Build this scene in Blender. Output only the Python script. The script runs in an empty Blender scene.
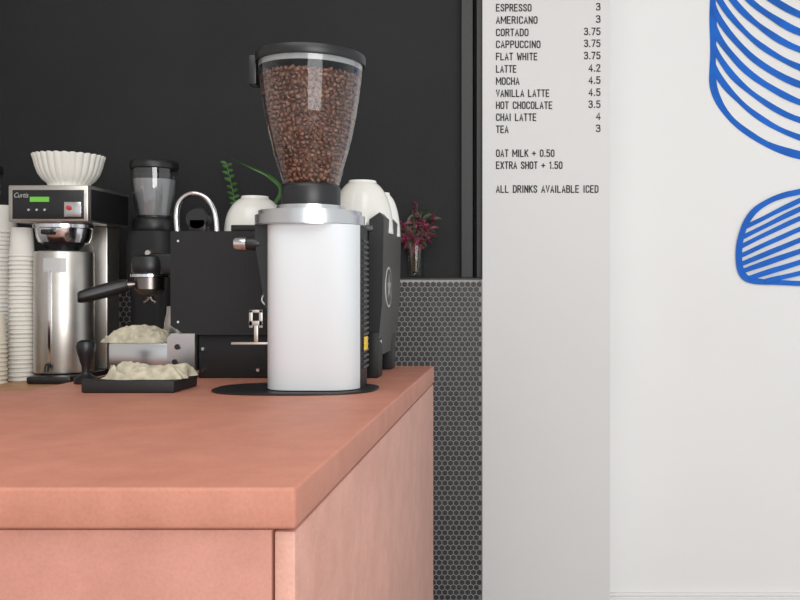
import bpy, bmesh, math, random
from mathutils import Vector, Matrix, noise
random.seed(7)
scene = bpy.context.scene
COL = scene.collection
# Dimensions are noted with a nominal depth D; the real depth in the room is K*D for surfaces
# (rigid objects keep their true size and stand with their own centre at K*centre).
F = 700.0; VX = 526.0; VY = 285.0; H = 1.17
FOC = 920.0; K = FOC / F
def PX(px, D): return (px - VX) / F * D
def PZ(py, D): return H - (py - VY) / F * D
def MY(y, a): return y * K if a is None else y + a * (K - 1)

# ------------------------------------------------------------ materials
def mat(name, col, rough=0.5, metal=0.0, var=0.0, vscale=8.0, bump=0.0, bscale=60.0, spec=0.5, coat=0.0, emit=None):
    m = bpy.data.materials.new(name); m.use_nodes = True
    nt = m.node_tree; b = nt.nodes['Principled BSDF']
    b.inputs['Roughness'].default_value = rough
    b.inputs['Metallic'].default_value = metal
    b.inputs['Specular IOR Level'].default_value = spec
    b.inputs['Coat Weight'].default_value = coat
    tc = nt.nodes.new('ShaderNodeTexCoord')
    n = nt.nodes.new('ShaderNodeTexNoise'); n.inputs['Scale'].default_value = vscale; n.inputs['Detail'].default_value = 5
    nt.links.new(tc.outputs['Object'], n.inputs['Vector'])
    r = nt.nodes.new('ShaderNodeValToRGB')
    r.color_ramp.elements[0].position = 0.3; r.color_ramp.elements[1].position = 0.7
    r.color_ramp.elements[0].color = (*[max(0, c * (1 - var)) for c in col], 1)
    r.color_ramp.elements[1].color = (*[min(1, c * (1 + var)) for c in col], 1)
    nt.links.new(n.outputs['Fac'], r.inputs['Fac'])
    nt.links.new(r.outputs['Color'], b.inputs['Base Color'])
    if bump > 0:
        n2 = nt.nodes.new('ShaderNodeTexNoise'); n2.inputs['Scale'].default_value = bscale; n2.inputs['Detail'].default_value = 4
        nt.links.new(tc.outputs['Object'], n2.inputs['Vector'])
        bp = nt.nodes.new('ShaderNodeBump'); bp.inputs['Strength'].default_value = bump; bp.inputs['Distance'].default_value = 0.004
        nt.links.new(n2.outputs['Fac'], bp.inputs['Height']); nt.links.new(bp.outputs['Normal'], b.inputs['Normal'])
    if emit:
        b.inputs['Emission Color'].default_value = (*emit[0], 1); b.inputs['Emission Strength'].default_value = emit[1]
    return m

def glassmat(name, tint=(0.99, 0.99, 0.99), lo=0.03, hi=0.75, pwr=3.0):
    m = bpy.data.materials.new(name); m.use_nodes = True
    nt = m.node_tree; nt.nodes.clear()
    o = nt.nodes.new('ShaderNodeOutputMaterial'); mx = nt.nodes.new('ShaderNodeMixShader')
    t = nt.nodes.new('ShaderNodeBsdfTransparent'); t.inputs[0].default_value = (*tint, 1)
    g = nt.nodes.new('ShaderNodeBsdfGlossy'); g.inputs['Roughness'].default_value = 0.03
    lw = nt.nodes.new('ShaderNodeLayerWeight'); lw.inputs['Blend'].default_value = 0.5
    pw = nt.nodes.new('ShaderNodeMath'); pw.operation = 'POWER'; pw.inputs[1].default_value = pwr
    mr = nt.nodes.new('ShaderNodeMapRange'); mr.inputs['To Min'].default_value = lo; mr.inputs['To Max'].default_value = hi
    nt.links.new(lw.outputs['Facing'], pw.inputs[0]); nt.links.new(pw.outputs[0], mr.inputs['Value'])
    nt.links.new(mr.outputs[0], mx.inputs[0]); nt.links.new(t.outputs[0], mx.inputs[1]); nt.links.new(g.outputs[0], mx.inputs[2])
    nt.links.new(mx.outputs[0], o.inputs[0])
    return m

M_blackwall = mat('black_wall_paint', (0.0170, 0.0170, 0.0178), 0.7, var=0.18, vscale=2, bump=0.2, bscale=120, spec=0.3)
M_menu = mat('shaded_grey_white_wall_paint', (0.65, 0.642, 0.628), 0.8, var=0.02, vscale=1.5, bump=0.05, bscale=90, spec=0.2)  # grey-white, with the slight shade on the menu wall put into the colour
M_white = mat('white_wall_paint', (0.76, 0.752, 0.738), 0.8, var=0.02, vscale=1.5, bump=0.04, bscale=90, spec=0.2)
M_floor = mat('floor_concrete', (0.30, 0.29, 0.28), 0.5, var=0.15, vscale=3)
M_ceil = mat('ceiling_paint', (0.75, 0.75, 0.74), 0.8)
M_grout = mat('grey_grout', (0.33, 0.32, 0.31), 0.8)
M_hex = mat('dark_hex_tile', (0.032, 0.032, 0.033), 0.45, var=0.3, vscale=30)
M_trim = mat('black_trim', (0.010, 0.010, 0.010), 0.4)
M_basebd = mat('white_baseboard', (0.74, 0.73, 0.72), 0.5)
M_blue = mat('blue_mural_paint', (0.008, 0.115, 0.50), 0.6, var=0.16, vscale=14, spec=0.2)
M_ink = mat('black_lettering', (0.03, 0.03, 0.03), 0.7, spec=0.2)
M_wood = mat('light_wood', (0.42, 0.22, 0.10), 0.45, var=0.2, vscale=15)
M_cab = mat('cabinet_paint', (0.4, 0.38, 0.36), 0.5)
M_black = mat('black_plastic', (0.010, 0.010, 0.011), 0.38)
M_satin = mat('black_powdercoat', (0.011, 0.011, 0.012), 0.55, bump=0.15, bscale=400, spec=0.35)
M_rub = mat('black_rubber', (0.010, 0.010, 0.010), 0.65)
M_gap = mat('terracotta_shadow_joint', (0.20, 0.085, 0.06), 0.8)
M_chrome = mat('chrome', (0.72, 0.72, 0.73), 0.14, 1.0)
M_darksteel = mat('dark_steel', (0.22, 0.20, 0.19), 0.3, 1.0)
M_steel = mat('brushed_steel', (0.58, 0.55, 0.51), 0.36, 1.0, var=0.08, vscale=20)
M_alu = mat('matte_aluminium', (0.60, 0.60, 0.60), 0.26, 1.0)
M_badge = mat('grey_badge', (0.30, 0.30, 0.30), 0.4)
M_enam = mat('white_enamel', (0.63, 0.665, 0.685), 0.5, spec=0.35)
M_frost = mat('frosted_plastic', (0.52, 0.53, 0.52), 0.35)
M_band = mat('grey_band', (0.26, 0.27, 0.27), 0.2)
M_ceram = mat('white_ceramic', (0.76, 0.75, 0.70), 0.22, coat=0.3)
M_paper = mat('white_paper', (0.72, 0.70, 0.645), 0.8, var=0.03)
M_kraft = mat('cream_paper_cup', (0.68, 0.62, 0.52), 0.7)
M_cloth = mat('grey_beige_cloth', (0.47, 0.43, 0.33), 0.95, var=0.25, vscale=60, bump=0.4, bscale=500, spec=0.1)
M_yel = mat('yellow_sticker', (0.85, 0.55, 0.03), 0.5)
M_red = mat('red_plastic', (0.6, 0.03, 0.03), 0.35)
M_lcd = mat('green_display', (0.12, 0.38, 0.04), 0.4, emit=((0.25, 0.9, 0.1), 0.18))
M_leaf = mat('green_leaf', (0.045, 0.14, 0.025), 0.45, var=0.3, vscale=30)
M_mag = mat('burgundy_leaf', (0.13, 0.013, 0.040), 0.5, var=0.6, vscale=30)
M_dkleaf = mat('dark_green_leaf', (0.035, 0.045, 0.02), 0.5, var=0.5, vscale=30)
M_stem = mat('brown_stem', (0.10, 0.06, 0.03), 0.6)
M_glass = glassmat('clear_hopper_plastic', lo=0.035, hi=0.85, pwr=2.4)
M_vase = glassmat('clear_glass', (0.95, 0.97, 0.96), 0.02, 0.25)
M_smoke = glassmat('smoky_hopper_plastic', (.88, .89, .90), .10, .8)

def terracotta(name, col):
    m = mat(name, col, 0.55, var=0.06, vscale=3.5, spec=0.4)
    nt = m.node_tree; b = nt.nodes['Principled BSDF']
    src = b.inputs['Base Color'].links[0].from_socket
    tc = [n for n in nt.nodes if n.type == 'TEX_COORD'][0]
    def layer(scale, lo, hi, p0, p1, src):
        v = nt.nodes.new('ShaderNodeTexNoise'); v.inputs['Scale'].default_value = scale; v.inputs['Detail'].default_value = 7
        v.inputs['Roughness'].default_value = .6
        nt.links.new(tc.outputs['Object'], v.inputs['Vector'])
        r = nt.nodes.new('ShaderNodeValToRGB'); r.color_ramp.elements[0].position = p0; r.color_ramp.elements[1].position = p1
        r.color_ramp.elements[0].color = (*lo, 1); r.color_ramp.elements[1].color = (*hi, 1)
        nt.links.new(v.outputs['Fac'], r.inputs['Fac'])
        mx = nt.nodes.new('ShaderNodeMix'); mx.data_type = 'RGBA'; mx.blend_type = 'MULTIPLY'; mx.inputs[0].default_value = 1
        nt.links.new(src, mx.inputs[6]); nt.links.new(r.outputs['Color'], mx.inputs[7])
        return mx.outputs[2]
    s = layer(220, (.92, .90, .89), (1.02, 1.02, 1.02), .30, .60, src)
    s = layer(16, (.93, .91, .90), (1.03, 1.04, 1.05), .38, .64, s)
    nt.links.new(s, b.inputs['Base Color'])
    return m
M_terra = terracotta('terracotta_concrete', (0.50, 0.208, 0.143))
M_terra3 = terracotta('terracotta_front', (0.47, 0.205, 0.152))
M_terra2 = terracotta('terracotta_lit_panel', (0.58, 0.305, 0.238))  # paler terracotta: light from the right is put into the colour

M_bean = mat('roasted_coffee', (0.13, 0.048, 0.022), 0.36)
nt = M_bean.node_tree; g = nt.nodes.new('ShaderNodeNewGeometry'); rr = nt.nodes.new('ShaderNodeValToRGB')
rr.color_ramp.elements[0].color = (0.062, 0.024, 0.014, 1); rr.color_ramp.elements[1].color = (0.18, 0.080, 0.048, 1)
nt.links.new(g.outputs['Random Per Island'], rr.inputs['Fac']); nt.links.new(rr.outputs['Color'], nt.nodes['Principled BSDF'].inputs['Base Color'])

# ------------------------------------------------------------ mesh helpers
def box(bm, x0, x1, y0, y1, z0, z1, bev=0.0, seg=2):
    r = bmesh.ops.create_cube(bm, size=1.0); vs = r['verts']
    for v in vs:
        v.co = Vector((x0 + (v.co.x + .5) * (x1 - x0), y0 + (v.co.y + .5) * (y1 - y0), z0 + (v.co.z + .5) * (z1 - z0)))
    if bev > 0:
        es = list({e for v in vs for e in v.link_edges})
        bmesh.ops.bevel(bm, geom=es, offset=bev, segments=seg, profile=0.5, affect='EDGES')
def rings(bm, R, cap0=True, cap1=True, loop=True):
    V = [[bm.verts.new(p) for p in ring] for ring in R]
    n = len(V[0])
    for a, b in zip(V[:-1], V[1:]):
        for i in range(n if loop else n - 1):
            j = (i + 1) % n
            bm.faces.new((a[i], a[j], b[j], b[i]))
    if cap0 and loop: bm.faces.new(list(reversed(V[0])))
    if cap1 and loop: bm.faces.new(V[-1])
def lathe(bm, prof, c, seg=48, axis='z', cap0=True, cap1=True):
    R = []
    for r, h in prof:
        ring = []
        for i in range(seg):
            t = 2 * math.pi * i / seg
            a, b = r * math.cos(t), r * math.sin(t)
            if axis == 'z': p = (c[0] + a, c[1] + b, c[2] + h)
            elif axis == 'x': p = (c[0] + h, c[1] + a, c[2] + b)
            else: p = (c[0] + a, c[1] + h, c[2] + b)
            ring.append(Vector(p))
        R.append(ring)
    rings(bm, R, cap0, cap1)
def sup(t, a, b, n):
    c, s = math.cos(t), math.sin(t)
    k = (abs(c / a) ** n + abs(s / b) ** n) ** (-1.0 / n)
    return k * c, k * s
def supprism(bm, cx, cy, prof, n=4, seg=64):
    R = []
    for a, b, z in prof:
        R.append([Vector((cx + sup(2 * math.pi * i / seg, a, b, n)[0], cy + sup(2 * math.pi * i / seg, a, b, n)[1], z)) for i in range(seg)])
    rings(bm, R)
def smoothpts(P, k=6):
    P = [Vector(p) for p in P]
    out = []
    for i in range(len(P) - 1):
        p0 = P[max(i - 1, 0)]; p1 = P[i]; p2 = P[i + 1]; p3 = P[min(i + 2, len(P) - 1)]
        for j in range(k):
            t = j / k
            out.append(0.5 * ((2 * p1) + (-p0 + p2) * t + (2 * p0 - 5 * p1 + 4 * p2 - p3) * t * t + (-p0 + 3 * p1 - 3 * p2 + p3) * t ** 3))
    out.append(P[-1]); return out
def tube(bm, P, r, seg=12, smooth=True):
    if smooth: P = smoothpts(P)
    else: P = [Vector(p) for p in P]
    n = len(P); R = []
    up = Vector((0.013, 0.999, 0.021))
    for i, p in enumerate(P):
        d = (P[min(i + 1, n - 1)] - P[max(i - 1, 0)]).normalized()
        a = d.cross(up)
        if a.length < 1e-3: a = d.cross(Vector((1, 0, 0)))
        a.normalize(); b = d.cross(a).normalized()
        rr = r(i / (n - 1)) if callable(r) else r
        R.append([p + (a * math.cos(2 * math.pi * k / seg) + b * math.sin(2 * math.pi * k / seg)) * rr for k in range(seg)])
    rings(bm, R)
def prismY(bm, poly, y0, y1):
    rings(bm, [[Vector((x, y0, z)) for x, z in poly], [Vector((x, y1, z)) for x, z in poly]])
def prismZ(bm, poly, z0, z1, bev=0):
    n0 = len(bm.verts)
    rings(bm, [[Vector((x, y, z0)) for x, y in poly], [Vector((x, y, z1)) for x, y in poly]])
    if bev:
        bm.verts.ensure_lookup_table()
        vs = bm.verts[n0:]
        es = list({e for v in vs for e in v.link_edges})
        bmesh.ops.bevel(bm, geom=es, offset=bev, segments=4, profile=0.5, affect='EDGES')
def leafcard(bm, base, dirv, L, W, curl=0.15):
    d = Vector(dirv).normalized(); s = d.cross(Vector((0, 1, 0.2)))
    if s.length < 1e-3: s = Vector((1, 0, 0))
    s.normalize(); nrm = s.cross(d)
    prev = None
    for i in range(7):
        t = i / 6; w = W * math.sin(math.pi * (0.06 + 0.93 * t)) ** 0.8
        c = Vector(base) + d * L * t - Vector((0, 0, 1)) * curl * L * t * t
        cur = [bm.verts.new(c + s * w * .5 + nrm * w * .15), bm.verts.new(c), bm.verts.new(c - s * w * .5 + nrm * w * .15)]
        if prev:
            bm.faces.new((prev[0], prev[1], cur[1], cur[0])); bm.faces.new((prev[1], prev[2], cur[2], cur[1]))
        prev = cur

def finish(name, bm, m, origin, smooth=True, recalc=True, anch=None):
    """origin is the already placed origin; vertices go to their real depth here"""
    if recalc: bmesh.ops.recalc_face_normals(bm, faces=bm.faces[:])
    o = Vector(origin)
    for v in bm.verts:
        v.co.y = MY(v.co.y, anch); v.co -= o
    me = bpy.data.meshes.new(name); bm.to_mesh(me); bm.free()
    me.materials.append(m)
    if smooth:
        for p in me.polygons: p.use_smooth = True
        me.set_sharp_from_angle(angle=math.radians(35))
    ob = bpy.data.objects.new(name, me); COL.objects.link(ob)
    return ob
ANCH = {}
def thing(name, label, cat, loc, group=None, anch=None):
    e = bpy.data.objects.new(name, None); e.empty_display_size = 0.05; e.location = (loc[0], MY(loc[1], anch), loc[2])
    COL.objects.link(e); e['label'] = label; e['category'] = cat
    ANCH[e.name] = anch
    if group: e['group'] = group
    return e
def part(root, name, build, m, parent=None, label=None, smooth=True, anch='root'):
    bm = bmesh.new(); build(bm)
    ob = finish(name, bm, m, root.location, smooth, True, ANCH[root.name] if anch == 'root' else anch)
    ob.parent = parent or root
    if label: ob['label'] = label
    return ob
def single(name, build, m, label=None, cat=None, origin=(0, 0, 0), kind=None, group=None, smooth=True, recalc=True, anch=None):
    bm = bmesh.new(); build(bm)
    o = (origin[0], MY(origin[1], anch), origin[2])
    ob = finish(name, bm, m, o, smooth, recalc, anch); ob.location = o
    if label: ob['label'] = label
    if cat: ob['category'] = cat
    if kind: ob['kind'] = kind
    if group: ob['group'] = group
    return ob
def copything(src, delta):
    c = src.copy(); COL.objects.link(c); c.location = src.location + Vector(delta)
    def rec(a, b):
        for ch in [o for o in bpy.data.objects if o.parent == a]:
            k = ch.copy(); COL.objects.link(k); k.parent = b; rec(ch, k)
    rec(src, c)
    return c

# ------------------------------------------------------------ room
DT = 2.32; DB = 2.40; DP = 2.30; DR = 2.43
XP0 = PX(482.5, DP); XP1 = PX(610, DP)
S = dict(kind='structure', smooth=False)
single('floor', lambda b: box(b, -3.0, 3.2, -2.4, 2.6, -0.1, 0), M_floor, 'grey concrete floor', 'floor', **S)
single('ceiling', lambda b: box(b, -3.0, 3.2, -2.4, 2.6, 3.0, 3.1), M_ceil, 'white ceiling', 'ceiling', **S)
single('wall_back', lambda b: box(b, -3.0, XP0, DB, DB + 0.15, 0, 3.0), M_blackwall, 'matte black painted wall behind the coffee bar', 'wall', **S)
single('wall_left', lambda b: box(b, -3.1, -3.0, -2.4, 2.6, 0, 3.0), M_white, 'white painted side wall', 'wall', **S)
single('wall_center', lambda b: box(b, XP0, XP1, DP, DB + 0.15, 0, 3.0), M_menu, 'off-white painted pillar with slight shade in its colour, carrying the drinks menu', 'wall', **S)
single('wall_right', lambda b: box(b, XP1, 3.2, DR, DR + 0.12, 0, 3.0), M_white, 'white painted wall with a blue mural', 'wall', **S)
ZL = PZ(279.5, DT)
def hexwall(b):
    w = 0.0190; R = w / math.sqrt(3); rowh = R * 1.5
    z = 0.02; row = 0
    while z < ZL - 0.006:
        x = XP0 - 0.012 - (w / 2 if row % 2 else 0)
        while x > -1.35:
            f = [b.verts.new((x + 0.435 * w * 1.1547 * math.sin(math.pi / 3 * k), DT - 0.0012, z + 0.435 * w * 1.1547 * math.cos(math.pi / 3 * k))) for k in range(6)]
            b.faces.new(f); x -= w
        z += rowh; row += 1
single('wall_tile', lambda b: box(b, -1.36, XP0 - 0.0005, DT, DB, 0, ZL), M_grout, 'half-height tiled ledge wall grout', 'wall', **S)
single('wall_tile_hexagon', hexwall, M_hex, 'small dark hexagonal mosaic tiles with pale grout', 'wall tile', **S)
single('trim_1', lambda b: box(b, -1.36, XP0 - 0.0005, DT - 0.003, DB, ZL, ZL + 0.006, 0.001), M_trim, 'black cap strip on the tiled ledge', 'trim', **S)
single('trim_2', lambda b: box(b, PX(461, 2.36), PX(473, 2.36), 2.365, DB, ZL + .006, 3.0, 0.002), M_trim, 'black vertical corner trim', 'trim', **S)
single('trim_3', lambda b: box(b, PX(476.5, 2.35), XP0 - 0.0005, 2.345, DB, ZL + .006, 3.0, 0.002), M_trim, 'black vertical edge trim', 'trim', **S)
single('trim_4', lambda b: box(b, XP0 - .004, XP0 - 0.0006, DT - .006, DT - .0005, 0, ZL, 0.001), M_basebd, 'thin white tile edge trim', 'trim', **S)
def bb(b):
    box(b, XP1 + .001, 3.2, DR - 0.018, DR, 0, PZ(597, DR - .018), 0.002)
    box(b, XP1 + .001, 3.2, DR - 0.011, DR, PZ(597, DR - .018), PZ(593.5, DR - .011), 0.002)
single('baseboard_right', bb, M_basebd, 'white baseboard', 'baseboard', **S)

# mural
DEP = [0.0012]
def stripe(b, pts, w=0.016, k=1):
    DEP[0] += 0.00030; D = DR - DEP[0]
    P = [Vector((PX(x, DR), 0, PZ(y, DR))) for x, y in pts]
    if k > 1: P = smoothpts(P, k)
    P = [p for i, p in enumerate(P) if i == 0 or (p - P[i - 1]).length > 1e-4]
    prev = None
    for i, p in enumerate(P):
        d = (P[min(i + 1, len(P) - 1)] - P[max(i - 1, 0)]).normalized()
        s = Vector((-d.z, 0, d.x)); wa = w * (0.5 + 0.20 * noise.noise(p * 9 + Vector((0, DEP[0] * 900, 0)))); wb = w * (0.5 + 0.20 * noise.noise(p * 9 + Vector((5, DEP[0] * 900, 3))))
        cur = [b.verts.new((p.x + s.x * wa, D, p.z + s.z * wa)), b.verts.new((p.x - s.x * wb, D, p.z - s.z * wb))]
        if prev: b.faces.new((prev[1], prev[0], cur[0], cur[1]))
        prev = cur
def mural_top(b):
    N = 60
    def curve(s, amp, e):
        pts = []
        for i in range(-N, N + 1):
            th = math.pi / 2 * i / N; x = 850 + 137 * math.sin(th)
            u = abs(math.sin(th)); y = s + amp * (1 - u * u) ** e
            if y > -60: pts.append((x, y))
        return pts
    side = [(713, y) for y in range(-60, 76, 6)]
    out = side + curve(78, 83, .5) + [(1700 - x, y) for x, y in reversed(side)]
    stripe(b, out, .024)
    for k in range(0, 11): stripe(b, curve(64 - 19.5 * k, 82 + 2.2 * k, .75), .0215)
    stripe(b, [(x, -60) for x in range(711, 990, 10)], .022)
def mural_low(b):
    o = [(800, 191.5), (785, 195), (770, 200.5), (756, 209.5), (746, 222), (740.5, 236), (738.5, 249), (738.5, 261), (740.5, 271), (746, 278), (757, 281), (775, 282), (800, 283), (825, 283.5), (850, 284)]
    top = [(850, 176), (825, 183)]
    full = top + o + [(1700 - x, y) for x, y in reversed(o[:-1])] + [(875, 183), (850, 176)]
    stripe(b, full, 0.021, 6)
    for (xl, yl, y8) in [(745, 227, 200), (741, 238, 208.5), (739, 247, 218), (739, 256, 229), (740, 264, 240), (742, 271, 251), (749, 278, 262), (765, 281, 273)]:
        t = ((850 - 800) / (850 - xl)) ** 1.12
        ya = (y8 - t * yl) / (1 - t)
        pts = []
        for i in range(-30, 31):
            u = i / 30; pts.append((850 + (850 - xl) * u, ya + (yl - ya) * (u * u + .004) ** .56))
        stripe(b, pts, 0.0165)
single('wall_mural', mural_top, M_blue, 'large blue brush-striped abstract shape painted on the white wall', 'mural', smooth=False, recalc=False)
single('wall_mural', mural_low, M_blue, 'rounded blue brush-striped abstract shape painted on the white wall', 'mural', smooth=False, recalc=False)

# menu lettering : own condensed stroke font
GL = {
 'A': [[(0,0),(1.5,7),(3,0)],[(.5,2.2),(2.5,2.2)]],
 'B': [[(0,0),(0,7),(2,7),(2.8,6.3),(2.8,4.4),(2,3.7),(0,3.7)],[(2,3.7),(3,2.8),(3,.8),(2.1,0),(0,0)]],
 'C': [[(3,5.4),(2.7,6.6),(1.5,7),(.3,6.6),(0,5.4),(0,1.6),(.3,.4),(1.5,0),(2.7,.4),(3,1.6)]],
 'D': [[(0,0),(0,7),(1.8,7),(2.8,6.2),(3,5),(3,2),(2.8,.8),(1.8,0),(0,0)]],
 'E': [[(2.8,7),(0,7),(0,0),(2.8,0)],[(0,3.6),(2.4,3.6)]],
 'F': [[(2.8,7),(0,7),(0,0)],[(0,3.6),(2.4,3.6)]],
 'G': [[(3,5.4),(2.7,6.6),(1.5,7),(.3,6.6),(0,5.4),(0,1.6),(.3,.4),(1.5,0),(2.7,.4),(3,1.6),(3,3.2),(1.7,3.2)]],
 'H': [[(0,0),(0,7)],[(3,0),(3,7)],[(0,3.6),(3,3.6)]],
 'I': [[(.4,0),(.4,7)]],
 'K': [[(0,0),(0,7)],[(3,7),(0,3)],[(1,4.2),(3.1,0)]],
 'L': [[(0,7),(0,0),(2.7,0)]],
 'M': [[(0,0),(0,7)],[(.1,6.8),(2.2,2.2),(4.3,6.8)],[(4.4,7),(4.4,0)]],
 'N': [[(0,0),(0,7)],[(.1,6.8),(2.9,.2)],[(3,0),(3,7)]],
 'O': [[(1.5,7),(.3,6.6),(0,5.4),(0,1.6),(.3,.4),(1.5,0),(2.7,.4),(3,1.6),(3,5.4),(2.7,6.6),(1.5,7)]],
 'P': [[(0,0),(0,7),(2,7),(2.9,6.2),(2.9,4.1),(2,3.3),(0,3.3)]],
 'R': [[(0,0),(0,7),(2,7),(2.9,6.2),(2.9,4.3),(2,3.6),(0,3.6)],[(1.6,3.6),(3.1,0)]],
 'S': [[(2.9,5.5),(2.6,6.6),(1.5,7),(.3,6.5),(.1,5.2),(.6,4.3),(2.4,2.9),(3,1.9),(2.7,.5),(1.5,0),(.3,.5),(0,1.6)]],
 'T': [[(0,7),(3,7)],[(1.5,7),(1.5,0)]],
 'U': [[(0,7),(0,1.6),(.3,.4),(1.5,0),(2.7,.4),(3,1.6),(3,7)]],
 'V': [[(0,7),(1.5,0),(3,7)]],
 'W': [[(0,7),(1,0)],[(1,0),(2.1,5.2),(3.2,0)],[(3.2,0),(4.2,7)]],
 'X': [[(0,7),(3,0)],[(0,0),(3,7)]],
 '0': [[(1.5,7),(.3,6.4),(0,5),(0,2),(.3,.6),(1.5,0),(2.7,.6),(3,2),(3,5),(2.7,6.4),(1.5,7)]],
 '1': [[(.2,5.8),(1.4,7),(1.4,0)]],
 '2': [[(0,5.4),(.4,6.6),(1.5,7),(2.7,6.5),(2.9,5.2),(2.2,3.6),(0,0),(3,0)]],
 '3': [[(0,6),(.5,6.8),(1.5,7),(2.7,6.5),(2.8,4.6),(2,3.8),(1,3.8)],[(2,3.8),(3,2.9),(3,1.2),(2.5,.3),(1.5,0),(.4,.3),(0,1.2)]],
 '4': [[(2.3,0),(2.3,7),(0,2),(3.2,2)]],
 '5': [[(2.8,7),(.3,7),(.1,4),(1.6,4.4),(2.8,3.7),(3,2.2),(2.6,.5),(1.4,0),(.4,.3),(0,1.2)]],
 '7': [[(0,7),(3,7),(1,0)]],
 '.': [[(.3,0),(.3,.5)]],
 '+': [[(1.4,1.6),(1.4,5)],[(-.2,3.3),(3,3.3)]],
}
def gw(c): return {'I': .8, '.': .6, ' ': 1.8, 'M': 4.2, 'W': 4.2, '1': 1.8}.get(c, 3.0)
def line_into(b, s, x0, x1, ybase, cap=6.6, D=DP - 0.001, wpx=1.12):
    gap = 1.75; tot = sum(gw(c) for c in s) + gap * (len(s) - 1)
    sx = (x1 - x0) / tot; cur = 0; k = 0
    for c in s:
        for pl in GL.get(c, []):
            pts = [((x0 + (cur + p[0]) * sx), (ybase - p[1] / 7 * cap)) for p in pl]
            n = len(pts); Ls = []
            for i in range(n):
                a = Vector(pts[max(i - 1, 0)]); q = Vector(pts[i]); e = Vector(pts[min(i + 1, n - 1)])
                d1 = (q - a).normalized() if i > 0 else (e - q).normalized()
                d2 = (e - q).normalized() if i < n - 1 else d1
                n1 = Vector((-d1.y, d1.x)); n2 = Vector((-d2.y, d2.x)); m = (n1 + n2)
                m = m.normalized() if m.length > .05 else n1
                k2 = min(1.6, 1 / max(.3, m.dot(n1)))
                ext = Vector((0, 0))
                if i == 0: ext = -d1 * wpx * .4
                if i == n - 1: ext = d1 * wpx * .4
                Ls.append((q + ext + m * wpx * .5 * k2, q + ext - m * wpx * .5 * k2))
            Dz = D - 0.00012 * (k % 3); k += 1
            V = [(b.verts.new((PX(l.x, D), Dz, PZ(l.y, D))), b.verts.new((PX(r.x, D), Dz, PZ(r.y, D)))) for l, r in Ls]
            for u, v in zip(V[:-1], V[1:]): b.faces.new((u[0], u[1], v[1], v[0]))
        cur += gw(c) + gap
rows = [("ESPRESSO", 531, "3", 11), ("AMERICANO", 537, "3", 23.3), ("CORTADO", 528, "3.75", 35.7), ("CAPPUCCINO", 540, "3.75", 47.6), ("FLAT WHITE", 537, "3.75", 59.8),
        ("LATTE", 516, "4.2", 72.2), ("MOCHA", 519, "4.5", 84.4), ("VANILLA LATTE", 549, "4.5", 96.5), ("HOT CHOCOLATE", 552, "3.5", 108.5), ("CHAI LATTE", 536, "4", 120.5), ("TEA", 508, "3", 132.6)]
def menu(b):
    for s, x1, p, y in rows:
        line_into(b, s, 496.5, x1, y)
        w = {1: 3.6, 3: 11.0, 4: 15.5}[len(p)]
        line_into(b, p, 600 - w, 600, y - 1.0)
    line_into(b, "OAT MILK + 0.50", 496.5, 554, 156.5)
    line_into(b, "EXTRA SHOT + 1.50", 496.5, 562, 168.5)
    line_into(b, "ALL DRINKS AVAILABLE ICED", 496.5, 598, 192.3)
single('wall_menu_lettering', menu, M_ink, 'black condensed drinks menu lettering with prices on the pillar', 'menu', smooth=False, recalc=False)

def text_into(b, s, x0, x1, ybase, cap, D):
    cu = bpy.data.curves.new('t', 'FONT'); cu.body = s; cu.size = 1; cu.resolution_u = 3; cu.shear = .3
    ob = bpy.data.objects.new('t', cu); COL.objects.link(ob)
    bpy.context.view_layer.update()
    me = bpy.data.meshes.new_from_object(ob.evaluated_get(bpy.context.evaluated_depsgraph_get()))
    xs = [v.co.x for v in me.vertices]; mn, mx = min(xs), max(xs)
    X0, X1 = PX(x0, D), PX(x1, D); Z = PZ(ybase, D); sc = cap * D / F / 0.73
    vs = [b.verts.new((X0 + (v.co.x - mn) / (mx - mn) * (X1 - X0), D, Z + v.co.y * sc)) for v in me.vertices]
    for p in me.polygons:
        try: b.faces.new([vs[i] for i in p.vertices])
        except ValueError: pass
    bpy.data.objects.remove(ob); bpy.data.meshes.remove(me)

# ------------------------------------------------------------ counters
XR = -0.25; XL = -1.03
ct = thing('service_counter', 'terracotta pink concrete coffee bar counter with thick slab top', 'counter', (-0.9, 1.1, 0))
slabpoly = [(-2.4, 0.76), (XR, 0.76), (XR, 1.905), (XL, 1.905), (XL, 1.453), (-2.4, 1.453)]
ZS = PZ(530, 0.76)
part(ct, 'countertop', lambda b: prismZ(b, slabpoly, ZS, 0.95, 0.0045), M_terra, label='smooth terracotta concrete slab')
part(ct, 'front_panel', lambda b: box(b, -2.38, PX(271.8, .764), 0.764, 0.79, 0.0, ZS - .001, 0.0015), M_terra3)
part(ct, 'side_panel', lambda b: box(b, PX(274.0, .764), XR - 0.0015, 0.764, 1.90, 0.0, ZS - .0028, 0.003), M_terra2, label='terracotta end panel with light from the right in its colour')
part(ct, 'body', lambda b: prismZ(b, [(-2.37, .772), (-.257, .772), (-.257, 1.89), (XL + .02, 1.89), (XL + .02, 1.43), (-2.37, 1.43)], 0.002, ZS), M_gap)

ZB = PZ(384, 1.98)
bc = thing('back_counter', 'wood-topped back counter against the black wall', 'counter', (-1.7, 2.1, 0))
part(bc, 'countertop', lambda b: box(b, -2.4, -1.045, 1.80, 2.315, ZB - 0.035, ZB, 0.003), M_wood)
part(bc, 'cabinet', lambda b: box(b, -2.38, -1.06, 1.83, 2.315, 0, ZB - 0.035), M_cab)

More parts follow.
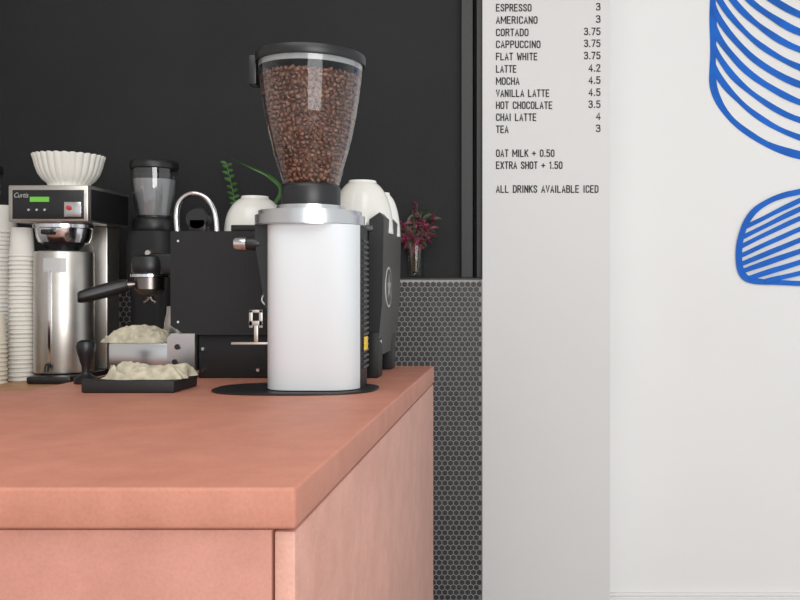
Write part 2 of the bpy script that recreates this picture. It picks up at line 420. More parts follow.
# ------------------------------------------------------------ main grinder
GC = (-0.4375, 1.485); CY = 1.48; HX = PX(311, CY); CX = HX - .001
SA, SB, SN = .0985, .0975, 3.6
gr = thing('coffee_grinder', 'tall white espresso grinder with clear conical hopper on a black base', 'coffee grinder', (HX, CY, 0.95), anch=CY)
part(gr, 'base_plate', lambda b: supprism(b, -0.482, 1.468, [(0.168, 0.104, .9501), (0.171, 0.107, .9515), (0.171, .107, .954), (.168, .104, .955)], 2.6), M_black)
part(gr, 'body', lambda b: supprism(b, GC[0], GC[1], [(SA - .006, SB - .006, .955), (SA - .004, SB - .004, .959), (SA - .004, SB - .004, 1.2935)], SN, 96), M_satin, label='black inner housing')
def shell(b):
    def pt(t, k): x, y = sup(t, SA - k, SB - k, SN); return GC[0] + x, GC[1] + y
    seg = 110; t0 = math.radians(140); t1 = math.radians(331)
    T = [t0 + (t1 - t0) * i / seg for i in range(seg + 1)]
    R = []
    for t in T:
        o = pt(t, 0); i_ = pt(t, .003); q = pt(t, .0012)
        z0, z1 = .9570, 1.2935
        R.append([Vector((i_[0], i_[1], z0)), Vector((q[0], q[1], z0)), Vector((o[0], o[1], z0 + .002)), Vector((o[0], o[1], z1)), Vector((i_[0], i_[1], z1))])
    rings(b, R)
part(gr, 'side_panel', shell, M_enam, label='satin white curved side panel')
def grille(b):
    for k in range(24):
        z = 0.995 + k * 0.0115
        box(b, GC[0] + SA - .008, GC[0] + SA - .001, GC[1] - .022, GC[1] + .040, z, z + .005)
part(gr, 'vent_grille', grille, M_black)
part(gr, 'sticker', lambda b: box(b, GC[0] + SA - .002, GC[0] + SA, 1.470, 1.507, PZ(349, 1.5), PZ(336, 1.5)), M_yel, label='yellow warning sticker')
part(gr, 'collar', lambda b: lathe(b, [(.1080, 1.2937), (.1080, 1.2955), (.1135, 1.2955), (.1135, 1.3150), (.1065, 1.3150), (.1065, 1.3245), (.065, 1.325)], (CX, CY, 0), 96), M_alu, label='brushed metal adjustment collar')
nk = part(gr, 'neck', lambda b: lathe(b, [(.0605, 1.324), (.0615, 1.326), (.0615, 1.374), (.0600, 1.378), (.057, 1.381)], (HX, CY, 0), 48), M_black)
part(gr, 'neck_ring', lambda b: lathe(b, [(.0610, 1.3235), (.071, 1.3235), (.071, 1.336), (.0610, 1.336)], (HX, CY, 0), 48), M_alu, parent=nk, label='brushed steel neck ring')
hprof = [(.057, 1.379), (.061, 1.392), (.068, 1.415), (.0780, 1.448), (.0880, 1.488), (.0960, 1.530), (.1025, 1.572), (.1065, 1.606), (.1083, 1.637)]
def hR(z):
    for (r0, z0), (r1, z1) in zip(hprof[:-1], hprof[1:]):
        if z0 <= z <= z1: return r0 + (r1 - r0) * (z - z0) / (z1 - z0)
    return hprof[-1][0]
hop = part(gr, 'hopper', lambda b: lathe(b, hprof, (HX, CY, 0), 72, cap0=False, cap1=False), M_glass, label='clear conical bean hopper')
part(gr, 'hopper_band', lambda b: lathe(b, [(.1060, 1.6230), (.1070, 1.6230), (.1080, 1.636), (.1064, 1.636)], (HX, CY, 0), 72, cap0=False, cap1=False), M_band, parent=hop, label='grey band below the lid')  # opaque grey band inside the hopper, between beans and lid
part(gr, 'hopper_lid', lambda b: (lathe(b, [(.1084, 1.6345), (.1130, 1.6345), (.1140, 1.6365), (.1140, 1.652), (.1130, 1.654), (.09, 1.6545), (.0, 1.6547)], (HX, CY, 0), 72, cap1=False, cap0=False),
                                  box(b, HX - .1275, HX - .110, CY - .02, CY + .02, 1.590, 1.652, .003)), M_black, parent=hop, label='black hopper lid')
def spout(b):
    D = 1.45
    prismY(b, [(PX(254, D), PZ(222, D)), (PX(270, D), PZ(222, D)), (PX(270, D), PZ(312, D)), (PX(264, D), PZ(308, D)), (PX(258, D), PZ(270, D)), (PX(253, D), PZ(240, D))], 1.45, 1.52)
    lathe(b, [(.011, PX(258, D)), (.0145, PX(252, D)), (.0135, PX(244, D))], (0, 1.46, PZ(243.5, 1.46)), 24, 'x')
part(gr, 'spout', spout, M_black)
part(gr, 'knob', lambda b: lathe(b, [(.012, PX(245, 1.45)), (.014, PX(244, 1.45)), (.014, PX(234, 1.45)), (.012, PX(232, 1.45))], (0, 1.46, PZ(243.5, 1.46)), 32, 'x'), M_chrome, label='chrome knob')
def fork(b):
    D = 1.46
    def q(x0, x1, y0, y1, d0=0, d1=.004): box(b, PX(x0, D), PX(x1, D), D + d0, D + d1, PZ(y1, D), PZ(y0, D), .0008)
    q(248, 251.5, 310, 328); q(258, 261.5, 310, 328); q(248, 261.5, 310, 313); q(248, 261.5, 321, 326); q(253, 257, 325, 343); q(230, 268, 342.5, 345, 0, .01)
part(gr, 'portafilter_fork', fork, M_steel, label='steel portafilter fork')
part(gr, 'power_cable', lambda b: tube(b, [(PX(x, 1.47), 1.47, PZ(y, 1.47)) for x, y in ((267, 262), (261.5, 280), (265, 290), (261.5, 300), (267, 307))], .0017, 8), M_enam, label='thin pale cable')

def beans():
    ico = bmesh.new(); bmesh.ops.create_icosphere(ico, subdivisions=2, radius=1)
    tv = [v.co.copy() for v in ico.verts]; tf = [[v.index for v in f.verts] for f in ico.faces]; ico.free()
    tv = [Vector((v.x * .0074, v.y * .0053, (v.z * .0037 if v.z < 0 or abs(v.y) > .25 else v.z * .0015))) for v in tv]
    V, Fc = [], []
    def add(p):
        q = Matrix.Rotation(random.uniform(0, 6.28), 3, 'Z') @ Matrix.Rotation(random.uniform(0, 6.28), 3, 'X') @ Matrix.Rotation(random.uniform(0, 6.28), 3, 'Y')
        s = random.uniform(.85, 1.08); o = len(V)
        V.extend([q @ v * s + p for v in tv]); Fc.extend([[i + o for i in f] for f in tf])
    z = 1.389; ZT = 1.606
    while z < ZT:
        R = hR(z) - .0083; n = int(2 * math.pi * R / .0114); off = random.random()
        for i in range(n):
            t = 2 * math.pi * (i + off) / n + random.uniform(-.02, .02); r = R - random.uniform(0, .0022)
            add(Vector((HX + r * math.cos(t), CY + r * math.sin(t), z + random.uniform(-.0025, .0025))))
        z += .0090
    for k in range(270):
        r = math.sqrt(random.random()) * .092; t = random.uniform(0, 6.28)
        add(Vector((HX + r * math.cos(t), CY + r * math.sin(t), ZT + .003 * random.random() + .006 * (1 - r / .094))))
    core = bmesh.new(); lathe(core, [(hR(z) - .0125, z) for z in (1.386, 1.41, 1.45, 1.50, 1.55, ZT)], (HX, CY, 0), 40)
    o = len(V); core.verts.ensure_lookup_table(); core.verts.index_update()
    V.extend([v.co.copy() for v in core.verts]); Fc.extend([[v.index + o for v in f.verts] for f in core.faces]); core.free()
    org = Vector((HX, CY, 1.38))
    me = bpy.data.meshes.new('coffee_beans'); me.from_pydata([v - org for v in V], [], Fc); me.materials.append(M_bean)
    for p in me.polygons: p.use_smooth = True
    ob = bpy.data.objects.new('coffee_beans', me); ob.location = (HX, MY(CY, CY), 1.38); COL.objects.link(ob)
    ob['label'] = 'roasted brown coffee beans filling the clear hopper'; ob['category'] = 'coffee beans'; ob['kind'] = 'stuff'
beans()

# ------------------------------------------------------------ espresso machine
em = thing('espresso_machine', 'black commercial espresso machine with chrome fittings on the counter', 'espresso machine', (-0.6, 1.76, 0.95))
def embody(b):
    prismY(b, [(-.834, 1.075), (-.834, 1.2965), (-.372, 1.2965), (-.372, 1.053), (-.80, 1.053)], 1.642, 1.87)
    box(b, -.773, -.374, 1.652, 1.868, .9505, 1.06, .003)
part(em, 'body', embody, M_satin)
part(em, 'cup_rail', lambda b: (box(b, PX(232, 1.66), -.36, 1.652, 1.662, 1.2965, 1.312, .002), box(b, PX(232, 1.66), -.36, 1.862, 1.868, 1.2965, 1.325, .002),
                                box(b, PX(232, 1.66), PX(234, 1.66), 1.662, 1.862, 1.2965, 1.312, .001)), M_black)
def rear(b):
    poly = [(-.371, 1.01), (-.352, 1.0), (-.340, 1.13), (-.336, 1.33), (-.346, 1.342), (-.371, 1.325)]
    prismY(b, poly, 1.655, 1.885)
part(em, 'rear_panel', rear, M_black, label='flared black rear panel')
for yy in ((1.650, 1.70), (1.82, 1.87)):
    part(em, 'foot', lambda b: box(b, -.374, -.348, yy[0], yy[1], .9505, 1.06, .004), M_satin)
part(em, 'foot_bolt', lambda b: lathe(b, [(.006, -.3485), (.006, -.3455), (.003, -.345)], (0, 1.675, 1.035), 16, 'x'), M_chrome, anch=1.675)
bd = part(em, 'badge', lambda b: lathe(b, [(.050, -.3398), (.050, -.3378)], (0, 1.725, 1.165), 40, 'x'), M_frost, label='round pale badge', anch=1.725)
part(em, 'badge_emblem', lambda b: lathe(b, [(.045, -.3380), (.045, -.3374)], (0, 1.725, 1.165), 40, 'x'), M_black, parent=bd, anch=1.725)
def star(b):
    pts = [(1.725 + (.032 if k % 2 == 0 else .014) * math.sin(math.pi * k / 5), 1.165 + (.032 if k % 2 == 0 else .014) * math.cos(math.pi * k / 5)) for k in range(10)]
    rings(b, [[Vector((-.3376, y, z)) for y, z in pts], [Vector((-.3368, y, z)) for y, z in pts]])
part(em, 'badge_star', star, M_badge, parent=bd, label='grey emblem', anch=1.725)
def plate(b):
    poly = [(PX(168, 1.64), PZ(338, 1.64)), (PX(172, 1.64), PZ(333.5, 1.64)), (PX(195.5, 1.64), PZ(333.5, 1.64)), (PX(195.5, 1.64), PZ(371, 1.64)), (PX(182, 1.64), PZ(370, 1.64)), (PX(168, 1.64), PZ(360, 1.64))]
    prismY(b, list(reversed(poly)), 1.636, 1.665)
pl = part(em, 'end_plate', plate, M_alu, label='brushed steel end plate')
for x, y in ((177, 347), (174.5, 362)):
    part(em, 'screw', lambda b: lathe(b, [(.0065, 1.633), (.0065, 1.637)], (PX(x, 1.633), 0, PZ(y, 1.633)), 20, 'y'), M_black, parent=pl)
for x, y in ((178, 241), (178, 322), (250, 322)):
    part(em, 'screw', lambda b: lathe(b, [(.0028, 1.640), (.0034, 1.6425)], (PX(x, 1.64), 0, PZ(y, 1.64)), 16, 'y'), M_chrome)
for x, y in ((203, 349), (203, 370), (258, 370)):
    part(em, 'screw', lambda b: lathe(b, [(.004, 1.648), (.005, 1.6525)], (PX(x, 1.65), 0, PZ(y, 1.65)), 16, 'y'), M_chrome)
part(em, 'drip_tray', lambda b: (box(b, -.997, -.773, 1.67, 1.86, .9505, 1.031, .004),), M_alu, label='grey metal drip tray')
def wand(b):
    D = 1.70
    tube(b, [(PX(x, D), D + .0, PZ(y, D)) for x, y in ((178, 236), (176.5, 214), (181, 200), (192, 193.5), (205, 197), (213, 208), (216, 222), (217, 240))], .0062, 14)
part(em, 'steam_wand', wand, M_chrome, label='curved chrome steam pipe', anch=1.70)
part(em, 'valve_knob', lambda b: (lathe(b, [(.024, 1.690), (.028, 1.695), (.028, 1.715), (.024, 1.72)], (PX(198, 1.7), 0, PZ(219, 1.7)), 32, 'y'),
                                  box(b, PX(190, 1.7), PX(207, 1.7), 1.69, 1.72, 1.294, PZ(219, 1.7), .003)), M_black, label='black valve knob', anch=1.70)
GX, GY = -.945, 1.76
def ghead(b):
    lathe(b, [(.030, 1.245), (.040, 1.240), (.044, 1.225), (.044, 1.205), (.040, 1.198)], (GX, GY, 0), 36)
    box(b, -.945, -.833, 1.735, 1.785, 1.195, 1.250, .01)
part(em, 'group_head', ghead, M_black, anch=GY)
part(em, 'group_ring', lambda b: lathe(b, [(.040, 1.198), (.046, 1.197), (.046, 1.190), (.038, 1.188)], (GX, GY, 0), 36), M_chrome, label='chrome group ring', anch=GY)
pf = part(em, 'portafilter', lambda b: (lathe(b, [(.036, 1.190), (.036, 1.160), (.026, 1.148), (.008, 1.140)], (GX, GY, 0), 32),
                                        tube(b, [(GX, GY, 1.142), (GX - .005, GY, 1.132), (GX - .014, GY, 1.126)], .005), tube(b, [(GX, GY, 1.142), (GX + .005, GY, 1.132), (GX + .014, GY, 1.126)], .005),
                                        tube(b, [(GX - .03, GY - .005, 1.173), (GX - .055, GY - .015, 1.169)], .008)), M_darksteel, anch=GY)
part(em, 'handle', lambda b: tube(b, [(GX - .052, GY - .014, 1.170), (GX - .075, GY - .026, 1.163), (GX - .115, GY - .046, 1.150), (GX - .144, GY - .060, 1.141), (GX - .152, GY - .064, 1.140)],
                                  lambda t: .011 + .007 * math.sin(math.pi * min(1, .25 + t * .75)) if t < .97 else .008, 16), M_black, parent=pf, label='black portafilter handle', anch=GY)

mp = thing('milk_pitcher', 'small steel milk jug standing on the drip tray', 'milk jug', (-.90, 1.815, 1.031), anch=1.815)
part(mp, 'body', lambda b: lathe(b, [(.034, 1.0312), (.036, 1.036), (.036, 1.07), (.030, 1.10), (.0295, 1.115), (.028, 1.115), (.028, 1.10), (.033, 1.07), (.033, 1.04), (.0, 1.038)], (-.90, 1.815, 0), 32, cap1=False), M_steel)
part(mp, 'handle', lambda b: tube(b, [(-.87, 1.815, 1.11), (-.845, 1.815, 1.10), (-.843, 1.815, 1.06), (-.865, 1.815, 1.05)], .004, 10), M_steel)

def cup(cx, cy, r, h, lab, z0=1.2967):
    def f(b):
        prof = [(r, 0), (r * 1.015, .003), (r * 1.0, .006)]
        amax = math.acos(.46 ** (1 / .72)); k = 1
        for k in range(1, 15):
            a = amax * k / 14
            prof.append((r * math.cos(a) ** .72, (h - .006) * math.sin(a) / math.sin(amax)))
        prof += [(r * .44, h), (r * .38, h), (r * .37, h - .006), (0, h - .007)]
        lathe(b, prof, (cx, cy, z0), 56, cap1=False)
    return single('ceramic_cup', f, M_ceram, lab, 'cup', (cx, cy, z0), group='white cups on top of the espresso machine', anch=cy)
D1 = 1.745
cup(PX(255, D1), D1, .074, .094, 'wide white ceramic cup upside down on the espresso machine')
cup(PX(363, D1), D1 - .005, .076, .132, 'tall white ceramic cup upside down on the espresso machine')
cup(PX(240, 1.82), 1.835, .036, .075, 'small white ceramic cup upside down on the espresso machine')
cup(PX(380, 1.83) , 1.845, .050, .116, 'narrower white ceramic cup upside down beside the taller cup')

# ------------------------------------------------------------ cloths, mat, tamper
def heap(b, cx, cy, z0, rx, ry, h, seed):
    nx, ny = 150, 90
    rnd = random.Random(int(seed * 10)); V = {}
    folds = []
    for c in (-.75, -.42, -.08, .25, .58):
        folds.append((c, rnd.uniform(.10, .22), rnd.uniform(1.8, 3.6), rnd.uniform(0, 6.28), rnd.uniform(.17, .27), rnd.uniform(.6, 1.0), rnd.uniform(-.35, .35)))
    for i in range(nx + 1):
        for j in range(ny + 1):
            u = i / nx * 2 - 1; v = j / ny * 2 - 1
            x = u; y = v * (1 - .25 * u * u)
            wob = noise.noise(Vector((x * 2.0 + seed, y * 1.6, seed))) * .30
            zz = 0.0
            for c, am, fr, ph, wd, hh, sl in folds:
                d = (y + wob - c - sl * x - am * math.sin(fr * x + ph)) / (wd * (1 + .4 * math.sin(3.1 * x + ph)))
                if abs(d) < 1: zz = max(zz, hh * (1 - d * d) ** .5 * (.78 + .22 * math.sin(4.1 * x + ph * 2)))
            env = max(0, 1 - max(abs(u), abs(v)) ** 8) ** .6
            side = min(1, (1 - abs(u)) / .22 + .2)
            cr = abs(noise.noise(Vector((x * 4 + 2 * wob + seed, y * 5 - 2.5 * x, seed + 3))))
            z = z0 + .001 + h * env * (.20 + .72 * zz * side - .24 * cr)
            z = max(z, z0 + .0012)
            ed = 1 + .22 * noise.noise(Vector((u * 1.9 + seed, v * 1.9, 9)))
            V[i, j] = b.verts.new((cx + x * rx * ed, cy + y * ry * ed, z))
    for i in range(nx):
        for j in range(ny): b.faces.new((V[i, j], V[i + 1, j], V[i + 1, j + 1], V[i, j + 1]))
    edge = [V[i, 0] for i in range(nx + 1)] + [V[nx, j] for j in range(1, ny + 1)] + [V[i, ny] for i in range(nx - 1, -1, -1)] + [V[0, j] for j in range(ny - 1, 0, -1)]
    low = [b.verts.new((v.co.x, v.co.y, z0)) for v in edge]
    for k in range(len(edge)):
        l = (k + 1) % len(edge); b.faces.new((edge[k], edge[l], low[l], low[k]))
    b.faces.new(low)
ZM = PZ(379.5, 1.44)
single('tamping_mat', lambda b: (box(b, PX(83, 1.43), PX(176, 1.43), 1.422, 1.525, .9502, ZM, .004),), M_rub, 'black rubber tamping mat on the terracotta counter', 'tamping mat', (-.8, 1.48, .95))
cx = PX(148, 1.48)
single('cleaning_cloth', lambda b: heap(b, cx, 1.476, ZM, .088, .042, .040, 2.3), M_cloth, 'crumpled grey-beige cleaning cloth on the black tamping mat', 'cloth', (cx, 1.476, ZM), group='grey-beige bar cloths')
cx2 = PX(141, 1.73)
single('cleaning_cloth', lambda b: heap(b, cx2 , 1.722, 1.0312, .080, .042, .052, 7.7), M_cloth, 'crumpled grey-beige cloth lying on the drip tray', 'cloth', (cx2, 1.722, 1.0312), group='grey-beige bar cloths')
tx, ty = PX(86, 1.565), 1.565
tm = thing('tamper', 'black-handled coffee tamper standing on the counter', 'tamper', (tx, ty, .95), anch=ty)
part(tm, 'base', lambda b: lathe(b, [(.024, .9502), (.025, .952), (.025, .963), (.012, .969), (.009, .974)], (tx, ty, 0), 36), M_black)
part(tm, 'handle', lambda b: lathe(b, [(.009, .974), (.009, .988), (.013, 1.000), (.0185, 1.020), (.0205, 1.034), (.018, 1.043), (.010, 1.0475), (0, 1.048)], (tx, ty, 0), 32, cap1=False), M_black)

# ------------------------------------------------------------ batch brewer
D = 2.0
hx0, hx1 = PX(8, D), PX(88, D); hz0, hz1 = PZ(222, D), PZ(185, D)
SX = PX(63.5, 2.06); SY = 2.062; SA2 = 2.066
br = thing('coffee_brewer', 'steel batch coffee brewer with black control panel and green display', 'coffee maker', (-1.36, 2.08, ZB))
part(br, 'base', lambda b: box(b, PX(33, D), -1.283, 1.970, 2.215, ZB, ZB + .022, .006), M_black)
part(br, 'column', lambda b: box(b, -1.44, -1.283, 2.145, 2.21, ZB + .022, hz0, .004), M_steel)
head = part(br, 'head', lambda b: box(b, hx0, hx1, D, 2.21, hz0, hz1, .004), M_steel)
for xx in (hx1, hx0):
    part(br, 'head_cover', lambda b: box(b, xx - .0015, xx + .0015, D + .012, 2.20, hz0 + .006, hz1 - .010), M_black, label='black side cover')
part(br, 'control_panel', lambda b: box(b, PX(13, D), PX(84, D), D - .003, D + .002, PZ(219, D), PZ(190, D), .001), M_black, parent=head)
part(br, 'display', lambda b: box(b, PX(31, D), PX(50, D), D - .005, D - .002, PZ(202, D), PZ(197, D)), M_lcd, parent=head, label='green lit display')
for x in (30, 38, 46):
    part(br, 'button', lambda b: lathe(b, [(.0035, D - .006), (.0042, D - .002)], (PX(x, D), 0, PZ(210, D)), 14, 'y'), M_alu, parent=head)
part(br, 'switch_plate', lambda b: box(b, PX(65, D), PX(82, D), D - .0045, D - .002, PZ(217, D), PZ(202, D), .001), M_alu, parent=head)
part(br, 'switch', lambda b: lathe(b, [(.006, D - .010), (.007, D - .004)], (PX(70, D), 0, PZ(208, D)), 16, 'y'), M_red, parent=head, label='red switch')
part(br, 'logo', lambda b: text_into(b, "Curtis", 14.2, 28.6, 197.5, 5.2, D - .0042), M_frost, parent=head, smooth=False, label='white script logo')
part(br, 'brew_basket', lambda b: lathe(b, [(.080, hz0), (.083, hz0 - .004), (.083, hz0 - .014), (.077, hz0 - .016), (.074, hz0 - .040), (.068, hz0 - .056), (.050, hz0 - .068), (.040, hz0 - .078)], (SX, SY, 0), 56), M_chrome, label='polished steel brew basket', anch=SA2)
part(br, 'basket_handle', lambda b: box(b, SX - .014, SX + .014, SY - .108, SY - .070, hz0 - .036, hz0 - .022, .004), M_black, anch=SA2)
sv = thing('thermal_server', 'brushed steel cylindrical coffee server under the brewer', 'coffee server', (SX, SY, ZB + .022), anch=SA2)
zt = hz0 - .079
part(sv, 'body', lambda b: lathe(b, [(.072, ZB + .0225), (.0795, ZB + .026), (.081, ZB + .032), (.081, zt - .008), (.079, zt - .004), (.072, zt - .003)], (SX, SY, 0), 64), M_steel)
part(sv, 'server_lid', lambda b: lathe(b, [(.070, zt - .004), (.068, zt - .001), (.035, zt), (.0, zt)], (SX, SY, 0), 40, cap1=False), M_black)
part(sv, 'label_plate', lambda b: rings(b, [[Vector((SX + r * math.sin(a), SY - r * math.cos(a), z)) for r, z in ((.0812, PZ(272, 2.0)), (.0820, PZ(272, 2.0)), (.0820, PZ(258, 2.0)), (.0812, PZ(258, 2.0)))] for a in [math.radians(-14 + 4 * k) for k in range(12)]]), M_frost, label='pale printed label')
part(sv, 'sight_gauge', lambda b: box(b, SX - .004, SX + .004, SY - .087, SY - .079, ZB + .06, zt - .06, .001), M_chrome)
part(sv, 'faucet', lambda b: tube(b, [(SX, SY - .075, ZB + .05), (SX, SY - .095, ZB + .05), (SX, SY - .10, ZB + .035)], .007, 12), M_black)

fx, fy = PX(69, 2.1), 2.10
def filt(b):
    nfl = 28; seg = nfl * 12
    def ring(r, z, amp):
        out = []
        for i in range(seg):
            t = 2 * math.pi * i / seg; lobe = abs(math.sin(nfl * t / 2)) - .6
            q = r + amp * lobe * 1.6
            out.append(Vector((fx + q * math.cos(t), fy + q * math.sin(t), z + amp * .7 * lobe)))
        return out
    P = [(.058, 0, 0), (.059, .002, .0003), (.057, .010, .0006), (.060, .018, .0012), (.072, .028, .0018), (.084, .046, .0022), (.091, .066, .0026), (.0955, .086, .003), (.099, .098, .0033), (.0985, .102, .0032), (.091, .099, .003), (.083, .078, .0026), (.074, .05, .002), (.055, .03, .001), (.03, .026, 0)]
    rings(b, [ring(r, hz1 + h, a) for r, h, a in P])
single('coffee_filter_stack', filt, M_paper, 'white fluted scalloped coffee filters standing on the brewer', 'coffee filters', (fx, fy, hz1), anch=fy)

def cupstack(px, Dd, r, ytop, m, lab, grp, pitch=.0125):
    X = PX(px, Dd); ztop = PZ(ytop, Dd); hc = .085
    n = int((ztop - ZB - hc) / pitch) + 1
    bm = bmesh.new()
    lathe(bm, [(r * .96, 0), (r * 1.0, .001), (r * 1.02, .0030), (r * .99, .0052), (r * .945, .0057), (r * .80, hc - .002), (r * .78, hc), (r * .70, hc), (r * .69, hc - .004), (0, hc - .004)], (0, 0, 0), 32, cap0=False, cap1=False)
    base = finish('paper_cup', bm, m, (0, 0, 0), anch=0.0)
    for k in range(n):
        o = base if k == 0 else base.copy()
        if k: COL.objects.link(o)
        o.location = (X + random.uniform(-.0008, .0008), Dd * K + random.uniform(-.0008, .0008), ZB + k * pitch)
        o['label'] = lab; o['category'] = 'paper cup'; o['group'] = grp
cupstack(4, 2.14, .0395, 205, M_paper, 'white paper cup nested upside down in a tall stack', 'tall stack of white paper cups')
cupstack(22, 2.055, .036, 225, M_paper, 'white paper cup nested upside down in the stack beside the brewer', 'stack of white paper cups beside the brewer')
cupstack(-7, 1.98, .036, 312, M_kraft, 'cream paper cup nested upside down in a short stack', 'short stack of cream paper cups')

# ------------------------------------------------------------ small grinders
gx, gy = PX(154.5, 2.15), 2.15
g2 = thing('coffee_grinder', 'black coffee grinder with clear smoky hopper beside the brewer', 'coffee grinder', (gx, gy, ZB), anch=gy)
def z2(y): return PZ(y, 2.15)
part(g2, 'body', lambda b: (supprism(b, gx, gy, [(.062, .075, ZB + .0), (.066, .08, ZB + .006), (.066, .08, ZB + .03), (.058, .065, ZB + .05), (.056, .062, z2(300)), (.068, .075, z2(275)), (.070, .078, z2(240)), (.064, .07, z2(232))], 4)), M_satin)
part(g2, 'collar', lambda b: lathe(b, [(.06, z2(233)), (.064, z2(231)), (.064, z2(222)), (.058, z2(219)), (.050, z2(218)), (.05, z2(216))], (gx, gy, 0), 40), M_black)
h2 = part(g2, 'hopper', lambda b: lathe(b, [(.050, z2(217)), (.054, z2(212)), (.062, z2(195)), (.067, z2(182)), (.068, z2(169))], (gx, gy, 0), 40, cap0=False, cap1=False), M_smoke, label='clear smoky hopper')
part(g2, 'hopper_lid', lambda b: lathe(b, [(.068, z2(170)), (.071, z2(169)), (.071, z2(164)), (.067, z2(162)), (0, z2(161.5))], (gx, gy, 0), 40, cap0=False, cap1=False), M_black, parent=h2)
part(g2, 'hopper_liner', lambda b: lathe(b, [(.042, z2(216)), (.048, z2(205)), (.058, z2(192)), (.061, z2(180))], (gx, gy, 0), 32), M_badge, parent=h2, label='pale grey inner hopper')
part(g2, 'dosing_knob', lambda b: lathe(b, [(.008, gy - .10), (.010, gy - .095), (.010, gy - .075)], (gx + .02, 0, z2(254)), 24, 'y'), M_steel)
g3 = copything(g2, (PX(-22, 2.22) - gx, .07 * K, 0))
g3['label'] = 'black coffee grinder with clear smoky hopper beside the paper cups'

# ------------------------------------------------------------ plants on ledge
ZLT = ZL + .006
vx, vy = PX(415.5, 2.355), 2.356
vp = thing('potted_plant', 'burgundy leafed sprigs in a small clear glass on the ledge', 'plant', (vx, vy, ZLT), anch=vy)
part(vp, 'vase', lambda b: lathe(b, [(.0, ZLT + .001), (.026, ZLT), (.029, ZLT + .004), (.031, ZLT + .06), (.033, ZLT + .108), (.030, ZLT + .108), (.029, ZLT + .06), (.026, ZLT + .008), (0, ZLT + .008)], (vx, vy, 0), 36, cap0=False, cap1=False), M_vase, label='clear glass tumbler')
stems = []
random.seed(21)
for k in range(13):
    a = -1 + 2 * k / 12 + random.uniform(-.1, .1); L = random.uniform(.6, 1.15) * (1 - .25 * abs(a))
    stems.append([(vx + a * .008, vy + random.uniform(-.01, .01), ZLT + .02), (vx + a * .022, vy - .003, ZLT + .105), (vx + a * .045, vy - .012, ZLT + .105 + L * .06), (vx + a * .070, vy - .015 + random.uniform(-.02, .005), ZLT + .105 + L * .140)])
part(vp, 'stem', lambda b: [tube(b, s, .0013, 6) for s in stems], M_stem)
def lv(sel, dark):
    def f(b):
        random.seed(11 + dark)
        for i, s in enumerate(stems):
            if i % 3 not in sel: continue
            P = smoothpts(s, 8)
            for k in range(9, len(P), 2):
                dirv = (random.uniform(-1, 1), random.uniform(-.7, .2), random.uniform(-.6, 1))
                leafcard(b, P[k], dirv, random.uniform(.022, .040), random.uniform(.009, .016), .3)
    return f
part(vp, 'leaf', lv((0, 1), 0), M_mag, label='burgundy leaves')
part(vp, 'leaf', lv((2,), 1), M_dkleaf, label='dark green leaves')

px2, py2 = PX(246, 2.355), 2.356
gp = thing('potted_plant', 'green sprig and long curved leaf in a white pot', 'plant', (px2, py2, ZLT), anch=py2)
part(gp, 'pot', lambda b: lathe(b, [(.026, ZLT), (.030, ZLT + .003), (.036, ZLT + .09), (.033, ZLT + .09), (.028, ZLT + .01), (0, ZLT + .01)], (px2, py2, 0), 32, cap1=False), M_ceram)
Dp = 2.34
st1 = [(px2, py2, ZLT + .02), (PX(236, Dp), Dp, PZ(222, Dp)), (PX(233, Dp), Dp, PZ(195, Dp)), (PX(226, Dp), Dp, PZ(164, Dp))]
part(gp, 'stem', lambda b: tube(b, st1, .0014, 8), M_leaf)
def fern(b):
    random.seed(3)
    P = smoothpts(st1, 10)
    for k in range(15, len(P), 1):
        s = 1 if k % 2 else -1
        leafcard(b, P[k], (s * .9, -.3 + random.uniform(-.3, .3), .6 + random.uniform(-.2, .3)), random.uniform(.018, .028), .011, .2)
part(gp, 'leaf', fern, M_leaf)
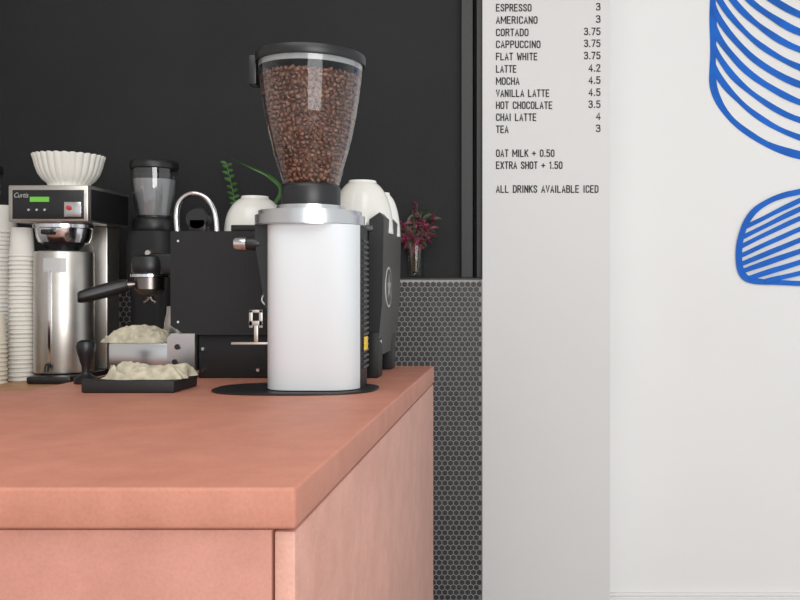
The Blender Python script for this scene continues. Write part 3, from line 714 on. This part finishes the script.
def blade(b):
    P = smoothpts([(px2 + .01, py2, ZLT + .02), (PX(262, Dp), Dp, PZ(222, Dp)), (PX(281, Dp), Dp - .01, PZ(193, Dp)), (PX(272, Dp), Dp - .02, PZ(178, Dp)), (PX(252, Dp), Dp - .03, PZ(168, Dp)), (PX(231, Dp), Dp - .03, PZ(158, Dp))], 8)
    prev = None; n = len(P)
    for i, p in enumerate(P):
        d = (P[min(i + 1, n - 1)] - P[max(i - 1, 0)]).normalized(); s = Vector((-d.z, .25, d.x)).normalized()
        w = .003 + .011 * math.sin(math.pi * min(1, i / (n - 1))) ** .7
        if i > n * .6: w *= (n - 1 - i) / (n * .4) * .9 + .1
        cur = [b.verts.new(p + s * w * .5), b.verts.new(p + Vector((0, .002, 0))), b.verts.new(p - s * w * .5)]
        if prev: b.faces.new((prev[0], prev[1], cur[1], cur[0])); b.faces.new((prev[1], prev[2], cur[2], cur[1]))
        prev = cur
part(gp, 'long_leaf', blade, M_leaf)

# ------------------------------------------------------------ light
w = bpy.data.worlds.new('world'); scene.world = w; w.use_nodes = True
bg = w.node_tree.nodes['Background']; bg.inputs[0].default_value = (0.93, 0.97, 1.0, 1); bg.inputs[1].default_value = 0.96
def area(name, loc, target, sx, sy, e, col=(1, 1, 1)):
    l = bpy.data.lights.new(name, 'AREA'); l.shape = 'RECTANGLE'; l.size = sx; l.size_y = sy; l.energy = e; l.color = col
    o = bpy.data.objects.new(name, l); COL.objects.link(o); o.location = loc
    o.rotation_euler = (Vector(target) - Vector(loc)).to_track_quat('-Z', 'Y').to_euler()
area('window_light', (1.3, -2.3, 1.7), (-0.1, 2.4, 1.1), 2.6, 2.0, 112, (1, .99, .98))
area('ceiling_light', (-0.5, 0.9, 2.9), (-0.5, 1.9, 0), 2.2, 1.8, 36, (1, .98, .95))

cam = bpy.data.cameras.new('camera'); co = bpy.data.objects.new('camera', cam); COL.objects.link(co)
co.location = (0, 0, H); co.rotation_euler = (math.radians(90), 0, 0)
cam.sensor_width = 36; cam.lens = FOC / 800 * 36; cam.shift_x = (400 - VX) / 800; cam.shift_y = -(300 - VY) / 800; cam.clip_start = 0.02
scene.camera = co
scene.view_settings.view_transform = 'Standard'
